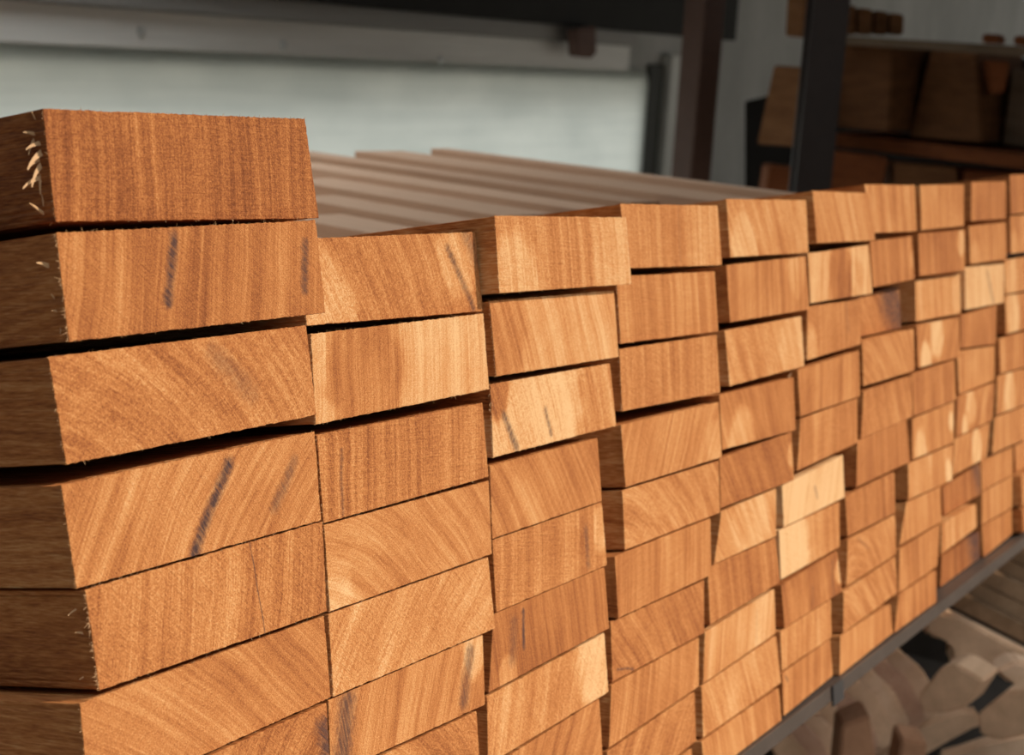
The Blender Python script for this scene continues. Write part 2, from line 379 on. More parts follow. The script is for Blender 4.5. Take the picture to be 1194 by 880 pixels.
blk('timber_board', [(1124, 198), (1218, 204), (1220, 240), (1124, 236)], BLKR, 'dim board end low at the right of the back rack', 'board', dv=fw, thick=.12)
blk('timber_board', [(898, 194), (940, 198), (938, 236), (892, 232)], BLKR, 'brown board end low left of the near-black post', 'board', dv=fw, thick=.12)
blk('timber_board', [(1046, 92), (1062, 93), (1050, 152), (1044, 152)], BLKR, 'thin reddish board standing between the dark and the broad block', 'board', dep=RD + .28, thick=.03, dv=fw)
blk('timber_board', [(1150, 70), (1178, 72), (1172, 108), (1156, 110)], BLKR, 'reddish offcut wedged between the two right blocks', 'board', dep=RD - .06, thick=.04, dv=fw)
blk('shade_slab', [(868, 118), (912, 108), (985, 60), (1240, 70), (1240, 260), (868, 260)], speckled('black_brown_shade', (0.012, 0.009, 0.008), 0.3, 6, 0.8), 'black-brown slab standing in for the shade behind the back rack', 'shade_slab', dep=RD + .62, thick=.30)  # dark slab added where there is only deep shade behind the rack

# ------------------------------------------------------------------ long planks lying behind the front row
PLK = plain_wood('dusty_planks', [(0.40, 0.26, 0.175), (0.54, 0.36, 0.25), (0.64, 0.44, 0.315)], (3, 90, 90))
pd = ray(-1200, 60 + .06 * (-1200 - 597)); pd.z = 0; pd.normalize()       # level, away to the left
pn = Vector((-pd.y, pd.x, 0))                                            # to the left of pd
ztop = at_depth(921, 226, 1.75).z
LINES = [(921, 226, 495, 173), (847, 236.5, 416, 176), (723, 234, 330, 176), (664, 243, 330, 190), (576, 250, 330, 208.5), (511, 259, 330, 229), (434, 271, 330, 252)]
STEP = .009
edges = []
for i, (ax, ay, bx, by) in enumerate(LINES):
    z = ztop - STEP * i
    a, b = at_z(ax, ay, z), at_z(bx, by, z)
    edges.append((a, b, z))
for i, (a, b, z) in enumerate(edges):
    s0 = a.dot(pn); s1 = (edges[i - 1][0].dot(pn) if i else s0 - .022)    # left edge, right edge (previous left edge)
    s0 = (a.dot(pn) + b.dot(pn)) / 2; 
    if i: s1 = (edges[i - 1][0].dot(pn) + edges[i - 1][1].dot(pn)) / 2 + .0006
    t0 = a.dot(pd) - .015; t1 = b.dot(pd)
    bm = bmesh.new(); bm_box(bm, (0, 0, -.018), (t1 - t0, s0 - s1, 0), .0012)
    m = Matrix((pd, pn, Vector((0, 0, 1)))).transposed().to_4x4(); m.translation = pd * t0 + pn * s1 + Vector((0, 0, z))
    lab = 'dusty brown plank behind the front row, ' + ('farthest right of the seven' if i == 0 else 'nearest the tall left column' if i == 6 else ORD[i + 1] + ' from the right')
    tag(link_bm('long_plank', bm, PLK, mw=m), lab, 'plank', 'dusty planks lying behind the front row')

# ------------------------------------------------------------------ the stack of boards
BD = Vector((-0.081, 1.0, -0.046))                      # the way the boards run (S frame)
BL = 1.15
TAB = {
(1,1): (-0.4, -0.4,-0.1,166.1,4.1,171.4,-46.2,1.4,-46.7),
(1,2): (-9.4, -6.8,-51.4,157.9,-47.3,160.3,-94.1,-4.8,-96.2),
(1,3): (-1.7, -9.6,-101.6,153.9,-99.2,156.8,-145.3,-5.1,-146.9),
(1,4): (0.1, -7.1,-154.7,156.6,-153.3,156.5,-199.1,-3.8,-199.5),
(1,5): (-0.4, 0.3,-200.4,156.9,-199.5,155.1,-245.9,3.5,-244.9),
(1,6): (-0.1, -7.3,-247,153.1,-247.3,153.7,-290.2,-7,-291.4),
(1,7): (-2.4, -8.6,-291.8,147.4,-290.7,146.0,-333,-8.2,-335.2),
(2,1): (4.1, 161.1,-55.8,321.3,-54.5,324.1,-102.3,160.7,-100.1),
(2,2): (-0.1, 158.6,-104,318,-103.1,319.2,-148.9,157.1,-150.2),
(2,3): (-0.2, 157.1,-155.3,310.8,-155.7,312,-200.6,157.7,-200.9),
(2,4): (-0.5, 157.4,-201.4,311.4,-202.5,309.9,-246.8,157.1,-246.6),
(2,5): (-1.1, 155,-247,304.8,-247.4,307.2,-291.3,154.2,-290),
(2,6): (1, 152.5,-291.1,296.6,-292.2,294.4,-334.3,150.1,-330.3),
(2,7): (-0.2, 148.7,-331.1,283.3,-334.7,283.1,-375.6,146.9,-371.9),
(3,1): (-8.4, 323.8,-45.7,490.8,-47.6,493.4,-93.7,324,-92),
(3,2): (-0.4, 324.7,-96,482.1,-96.9,483.2,-143.4,327,-141.9),
(3,3): (0.1,320.5,-145.9,471.2,-146.3,475.2,-190.2,318.5,-190.1),
(3,4): (-0.3, 313.6,-193.8,447,-194.5,447.8,-237.8,311.2,-238),
(3,5): (0.2, 312,-238.7,448.6,-238.5,450.6,-282.3,311.2,-282.6),
(3,6): (0.9, 309.2,-283.1,448.2,-282.7,449.5,-325.7,298.7,-328.4),
(3,7): (0.2, 295.5,-329.6,441.4,-326.7,442.4,-367.9,291.7,-370.1),
(3,8): (-0.4, 289.7,-372,428.2,-368.3,427.9,-409.3,287.8,-412),
(4,1): (0.3, 499.3,-37.5,662.7,-38.7,664.9,-85.7,506.5,-83),
(4,2): (3.7, 493.7,-87.7,657.9,-90,658.8,-137.8,494.9,-135),
(4,3): (-0.3, 484.7,-137.7,646.4,-139.4,647.6,-185.2,483.9,-181.2),
(4,4): (-0.6, 480.3,-189.9,642.8,-191.9,643.7,-235.8,481.9,-234.1),
(4,5): (-0.5, 476.8,-235.2,637.1,-237.6,635.1,-278.3,475.6,-277),
(4,6): (-2.3, 457.5,-277.4,613.1,-278.7,609.1,-322.2,457.2,-320.5),
(4,7): (0.7, 451.6,-321.5,601.9,-324.7,596.7,-364.9,449,-363.2),
(4,8): (-0.5, 445.4,-363.6,584.9,-365.3,580.2,-401.9,436.7,-404.9),
(4,9): (-0.8, 433.6,-406.3,571.9,-403.5,570.1,-441.3,433.8,-444.4),
(5,1): (-0.5, 677.8,-33.3,851.7,-33.5,851.7,-80.9,680,-80),
(5,2): (-1.5, 668.7,-85.7,841.3,-83.5,843.9,-131.3,671,-131.5),
(5,3): (0.4, 663.6,-137.2,828.6,-135.9,830.3,-180.8,667.8,-182.3),
(5,4): (-0.8, 644.5,-186.4,800.6,-187.7,799.6,-234.2,644.1,-230.2),
(5,5): (0.1, 640.4,-236,791.5,-234.6,792.2,-277,637.7,-275.4),
(5,6): (-0.8,636.6,-277.6,748.9,-277.4,743.6,-317.3,618.5,-316),
(5,7): (1, 610.2,-316.4,746.4,-319.5,751.6,-359,609.1,-361.6),
(5,8): (0.2, 597.3,-364.4,736.6,-361.2,734.7,-398.7,589.4,-402.4),
(5,9): (0.8, 587.3,-403.9,736.5,-401.4,742.4,-443.7,585.4,-443.5),
(5,10): (-0.4, 579.7,-444.3,733.5,-445.6,736.2,-483.6,582.4,-483.9),
(6,1): (-4.8, 857.1,-25.4,1021.3,-26.3,1021.8,-73.1,862.3,-72.7),
(6,2): (0.3, 851.6,-81.1,1017.1,-76.6,1022.6,-125.3,852.6,-126.2),
(6,3): (0.8, 844.9,-128.2,988.5,-129.1,982.5,-173.1,838.5,-176.1),
(6,4): (-0.8, 810.7,-182.2,971.9,-178.1,968.6,-222.4,812.1,-223.8),
(6,5): (-0, 813.8,-225.7,962.7,-223.5,957.8,-266.6,800.8,-270.2),
(6,6): (0.8, 766.1,-277.7,918.4,-272.4,917.6,-313.1,765.3,-313.7),
(6,7): (0.1, 752.5,-314.2,901.6,-314.5,896,-356.3,751.7,-356.6),
(6,8): (0.5, 752.5,-361.3,889.7,-358.6,898.1,-398.9,755.3,-399.2),
(6,9): (0.1, 744.5,-399.6,867.2,-399.3,864.7,-434.4,743.9,-433.6),
(6,10): (0.4, 744.5,-436,861,-435.2,863.1,-470.3,743.5,-473.1),
(7,1): (2.6, 1020.1,-16.9,1183.5,-15.6,1182.8,-65.8,1028.8,-65.6),
(7,2): (-0.6, 1018.4,-73.3,1155.6,-70.4,1158.6,-117.2,1022.4,-119.3),
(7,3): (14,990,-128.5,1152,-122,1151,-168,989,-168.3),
(7,4): (-0.2, 983.5,-169.4,1149.3,-169,1146.1,-213.8,982.3,-214.1),
(7,5): (-0.5, 980.4,-218.4,1134.7,-218,1131.7,-261.7,966.6,-263.9),
(7,6): (0.7,960,-264.3,1113.9,-262.1,1119,-308.5,950.6,-308.6),
(7,7): (0.2, 917.9,-311.5,1065.2,-310.8,1062.1,-353.1,919.2,-350.9),
(7,8): (0.5, 919.6,-353.7,1062.7,-355,1059.8,-395.5,910.3,-396.3),
(7,9): (0.1, 900.7,-399.6,1055.5,-397.3,1057,-434.9,895,-437.8),
(7,10): (0.2, 887.3,-438.4,1033.1,-441.4,1037,-472.6,880.1,-474.8),
(8,1): (0.5, 1196.3,-15.6,1369.1,-12.3,1361.8,-61.8,1193.9,-65),
(8,2): (-0.1, 1180.7,-68,1362.7,-66.2,1355.6,-114.4,1177.2,-114.2),
(8,3): (8.3, 1189.3,-117.9,1366.3,-117.7,1361.5,-165.3,1185.9,-163.7),
(8,4): (1.1, 1163.5,-166.2,1327.3,-167.6,1325.8,-214.6,1163.3,-212.6),
(8,5): (-0.6, 1135.2,-216,1295,-215.2,1294.2,-261.7,1134.9,-261.8),
(8,6): (-0.2, 1131.2,-263.7,1289.3,-262.7,1279.7,-309.2,1125,-306.9),
(8,7): (-0.7, 1108.5,-308.9,1277.6,-310.9,1266.5,-350.8,1103.8,-346.6),
(8,8): (0.1, 1099.4,-348.6,1223.5,-351.2,1221.1,-390.5,1070.7,-388.7),
(8,9): (0.5, 1071.5,-392.4,1215.6,-392.4,1199.3,-436.7,1062.4,-436.4),
(8,10): (-0.7, 1058.4,-438.2,1191.7,-438.9,1186.5,-474.3,1039.5,-473.1),
(9,1): (-0.5, 1397.6,-9.4,1563.5,-5.8,1556,-54.5,1390.6,-56.6),
(9,2): (-0.2, 1381.4,-62,1556.5,-58.9,1553.1,-106.6,1380.3,-107.6),
(9,3): (2.9, 1367.4,-110.4,1550.8,-111.8,1543.1,-162.2,1363.5,-161.3),
(9,4): (2.2, 1337.8,-166.4,1502.7,-163,1491.1,-211.8,1334.3,-204.8),
(9,5): (4.6, 1326.5,-207.1,1495.7,-214.3,1487.1,-257.2,1328.3,-258.4),
(9,6): (0.2, 1302.8,-259.2,1472,-259,1452.7,-304.3,1292.5,-305),
(9,7): (-0, 1284.5,-305.9,1439.3,-305.9,1419.2,-345.9,1273.2,-347),
(9,8): (12, 1270.3,-359.8,1433.4,-355.7,1430.8,-394.2,1271.9,-392.8),
(9,9): (0.7, 1223.4,-393.2,1366.4,-394.6,1365.1,-423.6,1218,-426.9),
(9,10): (16, 1269.1,-439.8,1431.7,-440.8,1429.9,-479.5,1259.8,-480),
(10,1): (-0.6, 1584.2,2.3,1771.5,8.2,1768.2,-44.9,1583,-49.1),
(10,2): (0.5, 1580.8,-51.2,1767.9,-47.2,1764.8,-99.2,1578.1,-100.4),
(10,3): (2.5, 1551.7,-107.7,1746.4,-104.6,1744,-152.7,1550.9,-151.7),
(10,4): (1.5, 1544.9,-153.2,1734.4,-154.7,1731.7,-203.8,1541.7,-203),
(10,5): (-0.2, 1499.5,-205.9,1693.3,-206.1,1690.6,-254.5,1499.1,-250.7),
(10,6): (0.9, 1488.8,-251.9,1690,-256.8,1677.3,-305.3,1477.2,-300.7),
(10,7): (0.7, 1467.4,-302.9,1661.6,-306,1640,-350.3,1448.5,-345.8),
(10,8): (10.8, 1434,-351.4,1592.3,-352.2,1586,-392.8,1432.1,-390.9),
(10,9): (10.8, 1431.8,-392,1583.6,-394.7,1574.9,-435.9,1425.8,-431.9),
(10,10): (12.4, 1431.9,-434.1,1580.9,-439.3,1580.5,-471.6,1433.8,-474.5),
}
# look of single boards: tone, pith(x,z,freq), patches, streaks   (mm in the face)
LOOK = {
(1,1): dict(t=-.13, p=(-900,40,130), ang=1.57, w='plain vertically grained'),
(1,2): dict(t=-.06, p=(-700,110,110), s1=(-17,20,-22,-10,3,.95), s2=(72,14,69,-10,3,.8), ang=.9, w='dark-flecked'),
(1,3): dict(t=.02, p=(-150,-150,150), s1=(12,16,35,-6,6,.35), ang=2.2, w='diagonally ringed'),
(1,4): dict(t=.06, p=(210,-160,150), s1=(16,18,-9,-22,3.6,1.0), s2=(62,10,46,-10,3.5,.6), ang=.6, w='dark-streaked'),
(1,5): dict(t=.0, p=(-700,150,110), s1=(24,22,30,-22,.5,.8), ang=.8, w='plain cracked'),
(1,6): dict(t=.0, p=(-380,-420,90), ang=2.3, w='plain speckled'),
(1,7): dict(t=-.06, p=(300,-260,120), s1=(74,10,78,-20,6,.9), ang=.8, w='brown'),
(2,1): dict(t=.0, p=(-260,-120,120), s1=(50,14,72,-22,3,.75), s2=(70,22,78,8,6,.5), a=(-70,-24,34,.3), b=(58,8,20,.2), ang=2.2, w='purple-cornered'),
(2,2): dict(t=.27, p=(-500,40,110), a=(-36,0,36,-.36), ang=2.2, w='pale dark-centred'),
(2,3): dict(t=-.02, p=(-800,60,130), s1=(-58,12,-60,-20,1.6,.5), ang=1.5, w='straight-grained'),
(2,4): dict(t=.06, p=(-140,-150,170), a=(-70,-16,16,.2), ang=2.2, w='arched-ring'),
(2,5): dict(t=.14, p=(260,-260,90), ang=.8, w='golden'),
(2,6): dict(t=.02, p=(400,-160,110), s1=(-56,16,-62,-18,8,.85), s2=(58,12,50,-16,5,.7), a=(62,12,14,.3), ang=.2, w='dark-streaked'),
(2,7): dict(t=.0, p=(-200,-200,110), w='brown'),
(3,1): dict(t=.04, p=(-900,-60,120), a=(66,0,36,.24), b=(-64,-24,34,.28), ang=1.5, w='pale-edged'),
(3,2): dict(t=.20, p=(-500,-160,100), a=(-66,0,26,-.2), ang=2.3, w='pale golden'),
(3,3): dict(t=.06, p=(-300,-90,140), a=(-30,2,66,.36), b=(-72,20,16,-.5), s1=(-64,4,-52,-18,3,.85), s2=(-14,0,-9,-16,2.2,.7), ang=2.3, w='creamy black-flecked'),
(3,4): dict(t=.0, p=(-500,-300,90), ang=2.3, b=(-20,-14,30,.1), w='plain orange'),
(3,5): dict(t=.0, p=(-700,60,140), s1=(42,10,44,-16,3,.5), a=(64,6,14,.28), ang=1.4, w='stripy'),
(3,6): dict(t=-.08, p=(600,60,120), s1=(-34,16,-36,-8,2,.9), s2=(-46,12,-50,-12,5,.45), b=(-56,-20,12,.3), ang=.1, w='dark-flecked'),
(3,7): dict(t=.06, p=(420,-180,120), a=(62,10,30,.34), ang=.7, w='pale-ended'),
(3,8): dict(t=.0, p=(420,-260,120), w='brown'),
(4,1): dict(t=.04, p=(-900,10,90), a=(56,0,40,.13), s1=(10,22,8,-20,.8,.4), ang=1.5, w='two-toned'),
(4,2): dict(t=.05, p=(-900,-30,90), ang=1.5, w='plain orange'),
(4,3): dict(t=.04, p=(-700,60,90), ang=1.2, w='plain orange'),
(4,4): dict(t=.06, p=(420,-260,120), a=(70,-10,16,.12), ang=.7, w='slant-grained'),
(4,5): dict(t=.05, p=(-120,-120,150), ang=2.2, w='arched-ring'),
(4,6): dict(t=.0, p=(-700,100,90), w='plain orange'),
(4,7): dict(t=-.04, p=(-300,-200,110), s1=(-68,-12,-46,-20,1.2,.8), w='dark-nicked'),
(4,8): dict(t=.01, p=(-600,200,90), w='brown'),
(4,9): dict(t=-.03, p=(300,-300,90), w='dull brown'),
(5,1): dict(t=.10, p=(-600,-300,90), a=(-56,-22,30,.22), b=(76,4,22,.12), w='pale-cornered'),
(5,2): dict(t=.02, p=(-900,60,90), a=(60,14,22,.16), w='orange'),
(5,3): dict(t=.17, p=(-420,-200,90), a=(-34,0,34,-.12), b=(60,0,36,.14), w='pale'),
(5,4): dict(t=-.03, p=(-500,-200,70), a=(-40,-24,30,.28), w='pink-brown'),
(5,5): dict(t=-.09, p=(-500,-300,70), a=(76,0,10,.3), w='reddish brown'),
(5,6): dict(t=.10, p=(-300,-200,90), a=(10,10,40,.16), w='pale-streaked'),
(5,7): dict(t=-.04, p=(-900,-100,90), w='reddish'),
(5,8): dict(t=.13, p=(700,-200,80), a=(50,0,30,.08), s1=(34,12,30,-14,1.0,.3), w='pale golden'),
(5,9): dict(t=.11, p=(-500,-200,100), w='golden'),
(5,10): dict(t=.06, p=(-500,-100,80), w='golden brown'),
(6,1): dict(t=.10, p=(-600,-300,70), w='smooth golden'),
(6,2): dict(t=.26, p=(-300,60,110), a=(-2,-2,34,-.40), b=(52,-4,12,-.1), ang=1.2, w='pale dark-hearted'),
(6,3): dict(t=.0, p=(-900,40,100), a=(-64,-18,20,.26), s1=(34,20,34,-6,3,.35), w='stripy orange'),
(6,4): dict(t=.02, p=(-700,100,100), w='deep orange'),
(6,5): dict(t=.04, p=(-700,100,70), w='plain orange'),
(6,6): dict(t=.40, p=(400,-200,110), s1=(0,2,4,-6,2.5,.5), w='creamy white'),
(6,7): dict(t=.08, p=(-900,0,80), a=(-46,0,44,.36), w='half creamy'),
(6,8): dict(t=-.08, p=(-500,-100,70), a=(68,0,11,.5), s1=(52,14,50,-18,1.6,.7), s2=(0,2,0,-14,1.5,.5), w='pale-edged reddish'),
(6,9): dict(t=.08, p=(-500,60,90), w='golden'),
(6,10): dict(t=.02, p=(-500,60,90), s1=(-52,14,-46,8,1.5,.6), w='orange'),
(7,1): dict(t=.07, p=(-800,-100,60), w='smooth golden'),
(7,2): dict(t=.0, p=(-900,0,90), a=(66,0,10,.2), w='stripy'),
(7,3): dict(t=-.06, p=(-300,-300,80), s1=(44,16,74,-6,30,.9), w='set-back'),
(7,4): dict(t=.02, p=(-140,-140,100), w='slant-ringed'),
(7,5): dict(t=-.01, p=(300,120,80), w='pink-brown'),
(7,6): dict(t=-.05, p=(-900,0,70), w='reddish'),
(7,7): dict(t=-.05, p=(-600,0,70), w='reddish'),
(7,8): dict(t=.02, p=(-60,-70,160), s1=(-40,16,-10,2,1.8,.35), w='curl-grained'),
(7,9): dict(t=.06, p=(-160,-160,90), w='curved-grain'),
(7,10): dict(t=.05, p=(-500,60,80), w='golden'),
(8,1): dict(t=.05, p=(-900,0,50), w='smooth pale orange'),
(8,2): dict(t=-.05, p=(-900,0,90), a=(74,10,16,.35), w='pale-edged reddish'),
(8,3): dict(t=.16, p=(-900,0,80), a=(70,0,20,.1), w='pale'),
(8,4): dict(t=.02, p=(300,-220,60), a=(-8,12,26,.38), b=(-52,-20,22,.42), w='pale-blazed'),
(8,5): dict(t=-.05, p=(-900,0,60), w='reddish'),
(8,6): dict(t=.06, p=(-900,0,60), a=(-52,-20,24,.3), b=(68,0,10,.4), w='pale-flashed'),
(8,7): dict(t=.10, p=(-900,0,60), a=(66,-10,14,.4), w='pale-edged'),
(8,8): dict(t=.07, p=(-700,0,60), w='smooth orange'),
(8,9): dict(t=.0, p=(-900,60,90), w='stripy orange'),
(8,10): dict(t=-.04, p=(-700,60,70), w='deep orange'),
(9,1): dict(t=-.03, p=(-900,60,70), w='brown'),
(9,2): dict(t=.05, p=(-900,60,50), a=(-62,-20,22,.2), w='golden'),
(9,3): dict(t=.34, p=(-900,60,70), s1=(12,14,34,-22,6,.45), w='creamy streaked'),
(9,4): dict(t=-.01, p=(-900,60,70), w='orange'),
(9,5): dict(t=.09, p=(-900,60,60), w='golden orange'),
(9,6): dict(t=.02, p=(300,-220,60), a=(-20,6,22,.3), b=(-50,-18,14,.35), w='pale-blotched'),
(9,7): dict(t=.03, p=(300,-220,60), a=(24,-2,22,.42), w='pale-patched'),
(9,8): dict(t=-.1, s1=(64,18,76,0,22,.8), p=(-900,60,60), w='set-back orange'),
(9,9): dict(t=.12, p=(-900,60,60), a=(-30,0,30,.1), w='pale orange'),
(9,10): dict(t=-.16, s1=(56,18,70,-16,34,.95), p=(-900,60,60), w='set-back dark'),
(10,1): dict(t=.0, p=(-900,60,50), w='pink-brown'),
(10,2): dict(t=.05, p=(-900,60,50), a=(-70,-18,20,.2), w='golden'),
(10,3): dict(t=.09, p=(-900,60,50), a=(-60,-10,34,.14), w='pale golden'),
(10,4): dict(t=.02, p=(-900,60,50), a=(-58,0,34,.34), w='pale-ended'),
(10,5): dict(t=.03, p=(-900,60,50), w='orange'),
(10,6): dict(t=.06, p=(300,-200,60), a=(-36,0,30,.3), w='pale-flashed'),
(10,7): dict(t=.08, p=(-900,60,60), w='golden'),
(10,8): dict(t=.06, p=(-900,60,60), w='orange'),
(10,9): dict(t=.05, p=(-900,60,60), w='plain orange'),
(10,10): dict(t=.01, p=(-900,60,60), w='deep orange'),
}
# rows below the frame and the last column, carrying on the same pattern
def mid(q): return q
for c in (1, 2, 3, 4):
    rs = sorted(r for (cc, r) in TAB if cc == c); last = TAB[(c, rs[-1])]
    zb = min(last[6], last[8]); zl = -474.6; n = max(1, round((zb - zl) / 44.0)); h = (zb - .6 - zl) / n
    for k in range(n):
        z1 = zb - .6 - k * h; z0 = z1 - h + .5; sh = -4.0 * (k + 1)
        TAB[(c, rs[-1] + 1 + k)] = (0.3, last[7] + sh + 2.5, z1, last[5] + sh - 2, z1, last[5] + sh - 2, z0, last[7] + sh + 2.5, z0)
for r in range(1, 11):
    q = TAB[(10, r)]; xl = max(q[3], q[5]) + 1.5; xr_ = xl + 160 
    TAB[(11, r)] = (-0.4 if r != 8 else 9.0, xl, q[4] + 1, xr_, q[4] + 2, xr_ + 1, q[6] + 2, xl + 1, q[6] + 1)
COLN = ['', 'leftmost', 'second', 'third', 'fourth', 'fifth', 'sixth', 'seventh', 'eighth', 'ninth', 'tenth', 'last right-hand']
rnd = random.Random(11)
for k, q in list(TAB.items()):                    # the bottom row stands on the steel angle
    q = list(q)
    for i in (6, 8): q[i] = max(q[i], -474.6)
    TAB[k] = tuple(q)
def edge_pts(a, b, n, amp, nrm):
    out = []
    for i in range(n):
        t = i / n; j = rnd.uniform(-1, .35) * amp if i else -amp * .5
        out.append(a.lerp(b, t) + nrm * j)
    return out
FR = {}
def build_board(key):
    row = TAB[key]; y0 = row[0] / 1000.0
    q = [Vector((row[1 + 2 * i] / 1000.0, row[2 + 2 * i] / 1000.0)) for i in range(4)]   # TL TR BR BL
    cen = sum(q, Vector((0, 0))) / 4; q = [v - cen for v in q]
    near = key[0] <= 3; n_l, n_s = (120, 40) if near else (36, 14) if key[0] <= 6 else (16, 8)
    amp = .00042 if near else .00035
    nr = [Vector((0, 1)), Vector((1, 0)), Vector((0, -1)), Vector((-1, 0))]
    outl = []
    for i in range(4): outl += edge_pts(q[i], q[(i + 1) % 4], n_l if i % 2 == 0 else n_s, amp, nr[i])
    n = len(outl); bm = bmesh.new()
    LEN = BL if not (key[1] == 1 and key[0] >= 6) else 0.36 if key[0] not in (7, 8) else 0.11
    sag = {(1, 1): .0018}.get(key, 0.0)
    rings = []
    for (yy, ins, jit) in ((0.0, .00028, .00012), (.0004, .00005, .00005), (.004, .0005, 0), (LEN, .0011, 0)):
        ring = []
        for i, p in enumerate(outl):
            d = p.copy(); L = d.length or 1
            # inset towards the face centre by a constant margin
            dx = -math.copysign(ins, p.x) if abs(abs(p.x) - abs(q[1].x)) < .004 or abs(p.x) > abs(q[1].x) - .003 else 0
            dz = -math.copysign(ins if yy < .01 else .0003, p.y) if abs(p.y) > abs(q[1].y) - .004 else 0
            s = (yy if yy > .01 else yy + rnd.uniform(0, jit))
            b = BD * s
            ring.append(bm.verts.new((p.x + dx + b.x, s, p.y + dz + b.z - (sag if yy > .01 else 0))))
        rings.append(ring)
    for a, b in zip(rings, rings[1:]):
        for i in range(n): bm.faces.new((a[i], a[(i + 1) % n], b[(i + 1) % n], b[i]))
    f = bm.faces.new(rings[0]); g = bm.faces.new(rings[-1][::-1])
    bmesh.ops.triangulate(bm, faces=[f, g])
    me_o = link_bm('sawn_board', bm, WOOD, mw=S2W @ Matrix.Translation((cen.x, y0, cen.y)))
    L = LOOK.get(key, {})
    p = L.get('p', (rnd.choice((-900, -600, 500)), rnd.uniform(-200, 200), rnd.uniform(60, 110)))
    me_o['pith'] = [p[0] / 1000.0, p[1] / 1000.0, float(p[2])]
    me_o['tone'] = [L.get('t', rnd.uniform(-.05, .08)), L.get('ang', rnd.uniform(.5, 2.6)), float(key[0] * 13.7 + key[1] * 5.31)]
    a, b = L.get('a', (0, 0, 1, 0)), L.get('b', (0, 0, 1, 0))
    me_o['patch_a'] = [v / 1000.0 for v in a[:3]]; me_o['patch_b'] = [v / 1000.0 for v in b[:3]]
    me_o['patch_s'] = [float(a[3]), float(b[3]), 0.8]
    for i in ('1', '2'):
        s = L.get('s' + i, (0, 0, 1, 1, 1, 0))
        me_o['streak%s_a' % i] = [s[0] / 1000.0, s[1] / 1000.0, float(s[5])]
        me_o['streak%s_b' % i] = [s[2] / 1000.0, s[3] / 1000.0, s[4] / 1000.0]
    look = L.get('w', 'brown')
    rown = 'top' if key[1] == 1 else ORD[key[1]] + ' from the top'
    tag(me_o, '%s sawn board end, %s in the %s column of the stack' % (look, rown, COLN[key[0]]), 'board', 'sawn boards in the front stack')
    return me_o, q
boards = {}
for key in sorted(TAB): boards[key] = build_board(key)

# torn fibres and splinters on the cut edges
def sliver(bm, p, d, length, wid, bend):
    d = d.normalized(); up = Vector((0, -1, 0)) if abs(d.y) < .9 else Vector((0, 0, 1))
    sd_ = d.cross(up).normalized(); up = sd_.cross(d)
    prev = None; n = 4
    for i in range(n + 1):
        t = i / n; c = p + d * (length * t) + bend * (t * t * length); w = wid * (1 - .75 * t) / 2
        ring = [bm.verts.new(c + sd_ * (w * math.cos(a)) + up * (w * .6 * math.sin(a))) for a in (0, 2.09, 4.19)]
        if prev:
            for k in range(3): bm.faces.new((prev[k], prev[(k + 1) % 3], ring[(k + 1) % 3], ring[k]))
        else: bm.faces.new(ring)
        prev = ring
    bm.faces.new(prev[::-1])
def fringe(key, specs):
    """specs: (corner i, corner j, count, length mm, outward dir x,z)"""
    o, q = boards[key]; bm = bmesh.new()
    for (i, j, n, ln, ox, oz) in specs:
        for k in range(n):
            t = rnd.random(); p = q[i].lerp(q[j], t)
            d = Vector((ox + rnd.uniform(-.9, .9), -rnd.uniform(.1, .9), oz + rnd.uniform(-.9, .9)))
            sliver(bm, Vector((p.x - ox * .0004, .0006, p.y - oz * .0004)), d, ln / 1000 * rnd.uniform(.35, 1.2), rnd.uniform(.0002, .00042), Vector((rnd.uniform(-.4, .4), 0, rnd.uniform(-.5, .5))))
    f = link_bm('torn_fibres', bm, FIBRE, o); f['kind'] = 'stuff'; f['label'] = 'pale torn wood fibres along the cut edge'
T, B_, Lf, Rt = (0, 1), (3, 2), (0, 3), (1, 2)
for key, dens in (((1,1),1),((1,2),1),((1,3),1),((1,4),1),((1,5),1),((1,6),1),((2,1),.9),((2,2),1),((2,3),.7),((2,4),.5),((2,5),.5),((3,1),1),((3,2),1),((3,3),.8),((3,4),.5),((4,1),.7),((4,2),.9),((4,3),.7),((4,4),.5)):
    sp = [(*T, int(60 * dens), 1.4, 0, 1), (*B_, int(26 * dens), 1.2, 0, -1), (*Lf, int(26 * dens), 1.6, -1, 0)]
    if key in ((1,2),(1,5),(3,2),(3,3),(4,2),(4,3)): sp.append((*Lf, 50, 3.2, -1, .2))
    fringe(key, sp)
def splinters(key, items):
    o, q = boards[key]
    for (fx, fz, dx, dz, ln, wd) in items:
        p = Vector((q[0].x * (1 - fx) + q[1].x * fx, q[0].y * (1 - fz) + q[3].y * fz)); p.x = q[0].lerp(q[3], fz).x + fx
        bm = bmesh.new()
        sliver(bm, Vector((p.x, .004 + .004 * rnd.random(), p.y)), Vector((dx, rnd.uniform(-.1, .25), dz)), ln / 1000, wd / 700, Vector((.15, -.1, -.2)))
        link_bm('splinter', bm, FIBRE, o)
splinters((1,1), [(.0008,.10,-.5,.9,6,1.2),(.001,.22,-1,.35,8,1.6),(.001,.30,-1,-.1,9,2.0),(.0005,.26,-.6,-.6,7,1.5),(.001,.38,-1,-.45,12,2.4),(.001,.48,-1,-.75,12,2.0),(.0005,.44,-.8,-.2,8,1.4),(.001,.60,-1,-.15,13,2.0),(.001,.56,-.5,-1,8,1.4),(.001,.70,-.3,-1,6,1.2),(.0,.92,-1,.7,12,1.5),(.012,.93,-1,-.15,12,1.2)])
splinters((1,2), [(.0,.30,-1,.45,8,1.8),(.001,.6,-.7,.6,5,1),(.001,.72,-.8,.3,5,1),(.002,.8,-.5,-.8,5,1)])
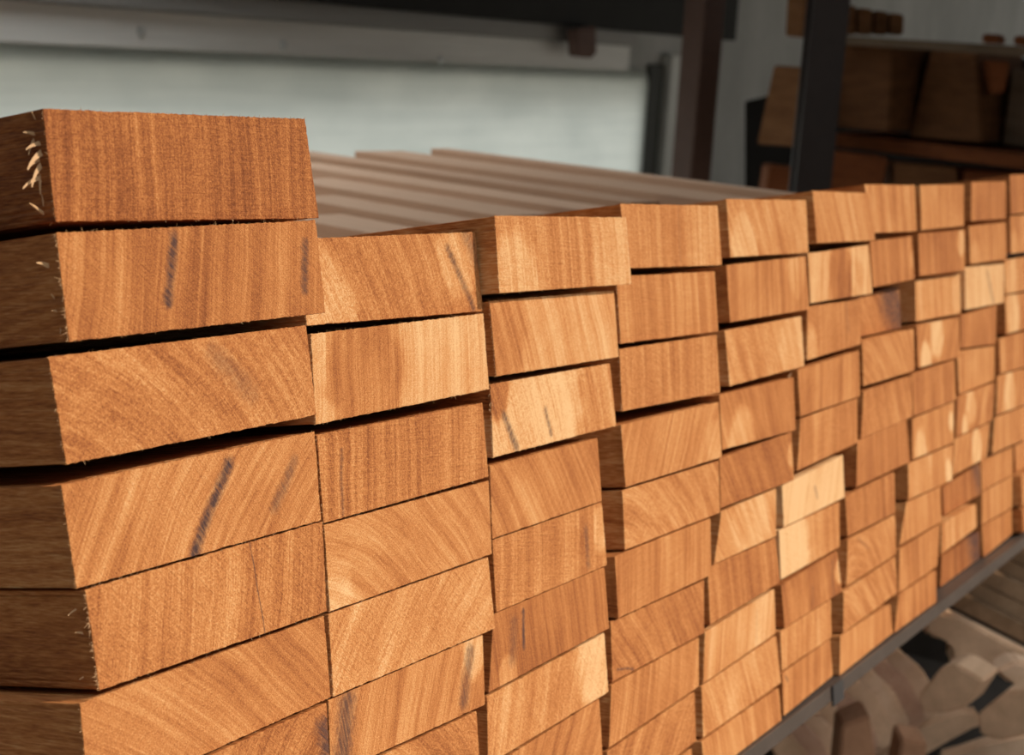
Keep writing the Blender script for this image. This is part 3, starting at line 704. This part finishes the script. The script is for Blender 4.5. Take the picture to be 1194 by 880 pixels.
splinters((1,5), [(.004,.2,-1,.0,10,1.2),(.006,.25,-.2,1,6,1),(.001,.45,-1,.5,7,1),(.005,.88,-1,.15,9,1.2),(.006,.88,-.2,1,6,1)])
splinters((4,2), [(.006,.8,.5,.9,7,1.3)])
splinters((6,4), [(-.006,.15,.7,.5,16,2.2),(.004,.30,.5,-.9,14,2.2)])
splinters((6,5), [(-.008,-.05,.7,-.5,14,2.2),(.004,.25,-.5,-.9,14,2.2)])

# ------------------------------------------------------------------ steel angle that carries the stack
STEEL = speckled('grey_primed_steel', (0.085, 0.068, 0.06), 0.2, 14, 0.5, 0.3)
sh = bpy.data.objects.new('shelf_beam', None); C.objects.link(sh); sh.matrix_world = S2W @ Matrix.Translation((0, 0, -.4752))
tag(sh, 'grey steel angle carrying the bottom row of the stack', 'beam')
bm = bmesh.new(); bm_prism(bm, [(-.18, .001, -.006), (-.18, .001, -.0002), (-.18, .075, -.0037), (-.18, .075, -.0095)], Vector((2.58, 0, 0)))
bm_box(bm, (-.18, -.004, -.0135), (2.40, .001, 0), .0008)
link_bm('angle', bm, STEEL, sh)
bm = bmesh.new(); bm_box(bm, (.845, -.0065, -.018), (.872, -.004, .001), .0006); link_bm('clip', bm, speckled('dark_clip', (0.04, 0.038, 0.04), .2, 20, .5), sh)
bm = bmesh.new(); bm_box(bm, (-.18, .90, -.095), (2.40, .97, -.047), .002); link_bm('rear_bearer', bm, STEEL, sh)
for x in (-.15, 2.37):
    for y, zt_ in ((.03, -.006), (.93, -.096)):
        foot = (S2W @ Vector((x, y, -.4752)))
        bm = bmesh.new(); bm_box(bm, (x - .02, y - .02, -(foot.z - GZ) + .012), (x + .02, y + .02, zt_), .002); link_bm('leg', bm, STEEL, sh)

# ------------------------------------------------------------------ profiled timber on the lower rack
PALE = plain_wood('dusty_profile_timber', [(0.54, 0.35, 0.225), (0.70, 0.47, 0.31), (0.82, 0.59, 0.42)], (3, 40, 40))
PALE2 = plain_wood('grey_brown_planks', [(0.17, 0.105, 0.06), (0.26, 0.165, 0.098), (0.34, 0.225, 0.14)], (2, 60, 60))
PALR = plain_wood('red_brown_timber', [(0.24, 0.12, 0.068), (0.36, 0.19, 0.11), (0.45, 0.26, 0.16)], (10, 30, 30))
ld = ray(-207, 12); ld.z = 0; ld.normalize()              # the pile runs this way, away to the left
LD = 1.75
def low(name, poly, ln, mat, label, cat, dep=LD, n=None, bev=.003, group=None):
    return solid_px(name, poly, dep, ln, mat, label, cat, group, bev, dirv=n or ld)
PALP = plain_wood('pinkish_profile_timber', [(0.46, 0.26, 0.18), (0.60, 0.37, 0.26), (0.70, 0.47, 0.35)], (3, 40, 40))
gp = 'grey-brown planks on the lower rack'
for j in range(7):
    a = (1104 + 13 * j, 704 - 15.5 * j); b = (1117 + 13 * j, 689.8 - 15.5 * j)
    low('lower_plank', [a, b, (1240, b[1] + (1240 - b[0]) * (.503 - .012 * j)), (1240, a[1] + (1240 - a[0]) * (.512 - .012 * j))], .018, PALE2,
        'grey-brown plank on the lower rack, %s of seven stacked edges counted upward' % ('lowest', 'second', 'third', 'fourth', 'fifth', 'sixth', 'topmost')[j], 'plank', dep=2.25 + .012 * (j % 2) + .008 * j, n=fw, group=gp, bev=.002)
def arc(cx, cy, r, a0, a1, n=8):
    return [(cx + r * math.cos(math.radians(a0 + (a1 - a0) * i / n)), cy + r * math.sin(math.radians(a0 + (a1 - a0) * i / n))) for i in range(n + 1)]
# bar with rounded nose and a stem, its broad side to the yard
low('profile_moulding', arc(1094, 729, 17, 130, 292) + [(1126, 726), (1240, 784), (1240, 812), (1188, 788), (1150, 766), (1142, 764), (1131, 784), (1109, 776), (1118, 752), (1104, 748)], .04, PALE,
    'pale T-shaped moulding with rounded nose lying highest under the shelf', 'moulding', dep=2.21, n=fw, bev=.006)
low('profile_block', [(1097, 778), (1115, 775), (1147, 793), (1127, 824), (1100, 832), (1076, 830), (1070, 812)], .06, PALE, 'brown block with chamfered corners below the T-shaped moulding', 'block', dep=2.03, n=bd, bev=.003)
low('profile_block', [(1172, 806), (1222, 802), (1225, 850), (1164, 863), (1142, 856), (1140, 832)], .06, PALE, 'brown chamfered block at the lower right corner', 'block', dep=2.03, n=bd, bev=.003)
low('profile_moulding', [(1160, 782), (1186, 770), (1230, 786), (1230, 806), (1178, 798)], .04, PALE, 'small pale moulding piece between the T-shaped one and the corner block', 'moulding', dep=2.14, n=fw, bev=.005)
low('rail_board', [(1016, 884), (1062, 848), (1118, 832), (1136, 826), (1150, 846), (1100, 862), (1046, 905)], .025, PALE, 'pale dusty rail sloping below the left chamfered block', 'rail', dep=2.18, n=fw, bev=.006)
low('rail_board', [(1096, 882), (1150, 868), (1240, 848), (1240, 880), (1110, 915)], .025, PALE, 'pale pinkish rail under the lower right corner block', 'rail', dep=2.18, n=fw, bev=.006)
low('timber_end', [(1052, 862), (1082, 866), (1076, 905), (1044, 905)], .05, PALR, 'red-brown board end at the bottom edge below the blocks', 'board', dep=1.96, n=fw)
low('timber_end', [(982, 846), (1014, 834), (1024, 905), (976, 908)], .05, PALR, 'brown squared timber end under the rounded slats', 'board', dep=1.88, n=fw)
for k in range(9):
    cx, cy = 912 + 15.5 * k, 868 - 12.6 * k; r = 15
    a0 = 62 - 1.5 * k; L = 58 + 2 * k
    ux, uy = math.cos(math.radians(a0)), math.sin(math.radians(a0))
    mx, my = cx + ux * L * .5 + uy * 7, cy + uy * L * .5 - ux * 7; ex, ey = cx + ux * L, cy + uy * L      # slightly bowed
    poly = arc(cx, cy, r, a0 + 90, a0 + 270, 6) + [(mx + uy * r, my - ux * r)] + arc(ex, ey, r, a0 - 90, a0 + 90, 6) + [(mx - uy * r, my + ux * r)]
    low('rounded_slat', poly, .016, PALE if k % 3 != 1 else PALP, 'bowed round-nosed slat leaning under the shelf beam, %s of nine from the left' % ('first', 'second', 'third', 'fourth', 'fifth', 'sixth', 'seventh', 'eighth', 'last')[k], 'slat', dep=1.98 + .022 * k, n=fw, bev=.005, group='round-nosed slats under the shelf beam')
DECK = at_depth(1100, 952, 2.1).z
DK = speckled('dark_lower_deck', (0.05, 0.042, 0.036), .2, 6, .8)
dk = bpy.data.objects.new('lower_rack', None); C.objects.link(dk); pc = at_depth(1080, 912, 2.3); dk.matrix_world = Matrix.Translation((pc.x, pc.y, GZ + .0005))
tag(dk, 'dark lower rack deck carrying the profiled timber', 'rack')
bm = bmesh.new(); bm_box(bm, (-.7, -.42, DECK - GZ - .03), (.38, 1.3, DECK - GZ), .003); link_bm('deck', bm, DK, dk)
bm = bmesh.new(); bm_box(bm, (.3805, -.42, DECK - GZ - .03), (.40, .62, DECK - GZ + .22), .003); link_bm('dark_fill_panel', bm, DK, dk)  # dark panel added to keep the gap beside the pile black
for sx in (-.66, .34):
    for sy in (-.38, 1.26):
        bm = bmesh.new(); bm_box(bm, (sx - .025, sy - .025, 0), (sx + .025, sy + .025, DECK - GZ - .03), .002); link_bm('leg', bm, DK, dk)
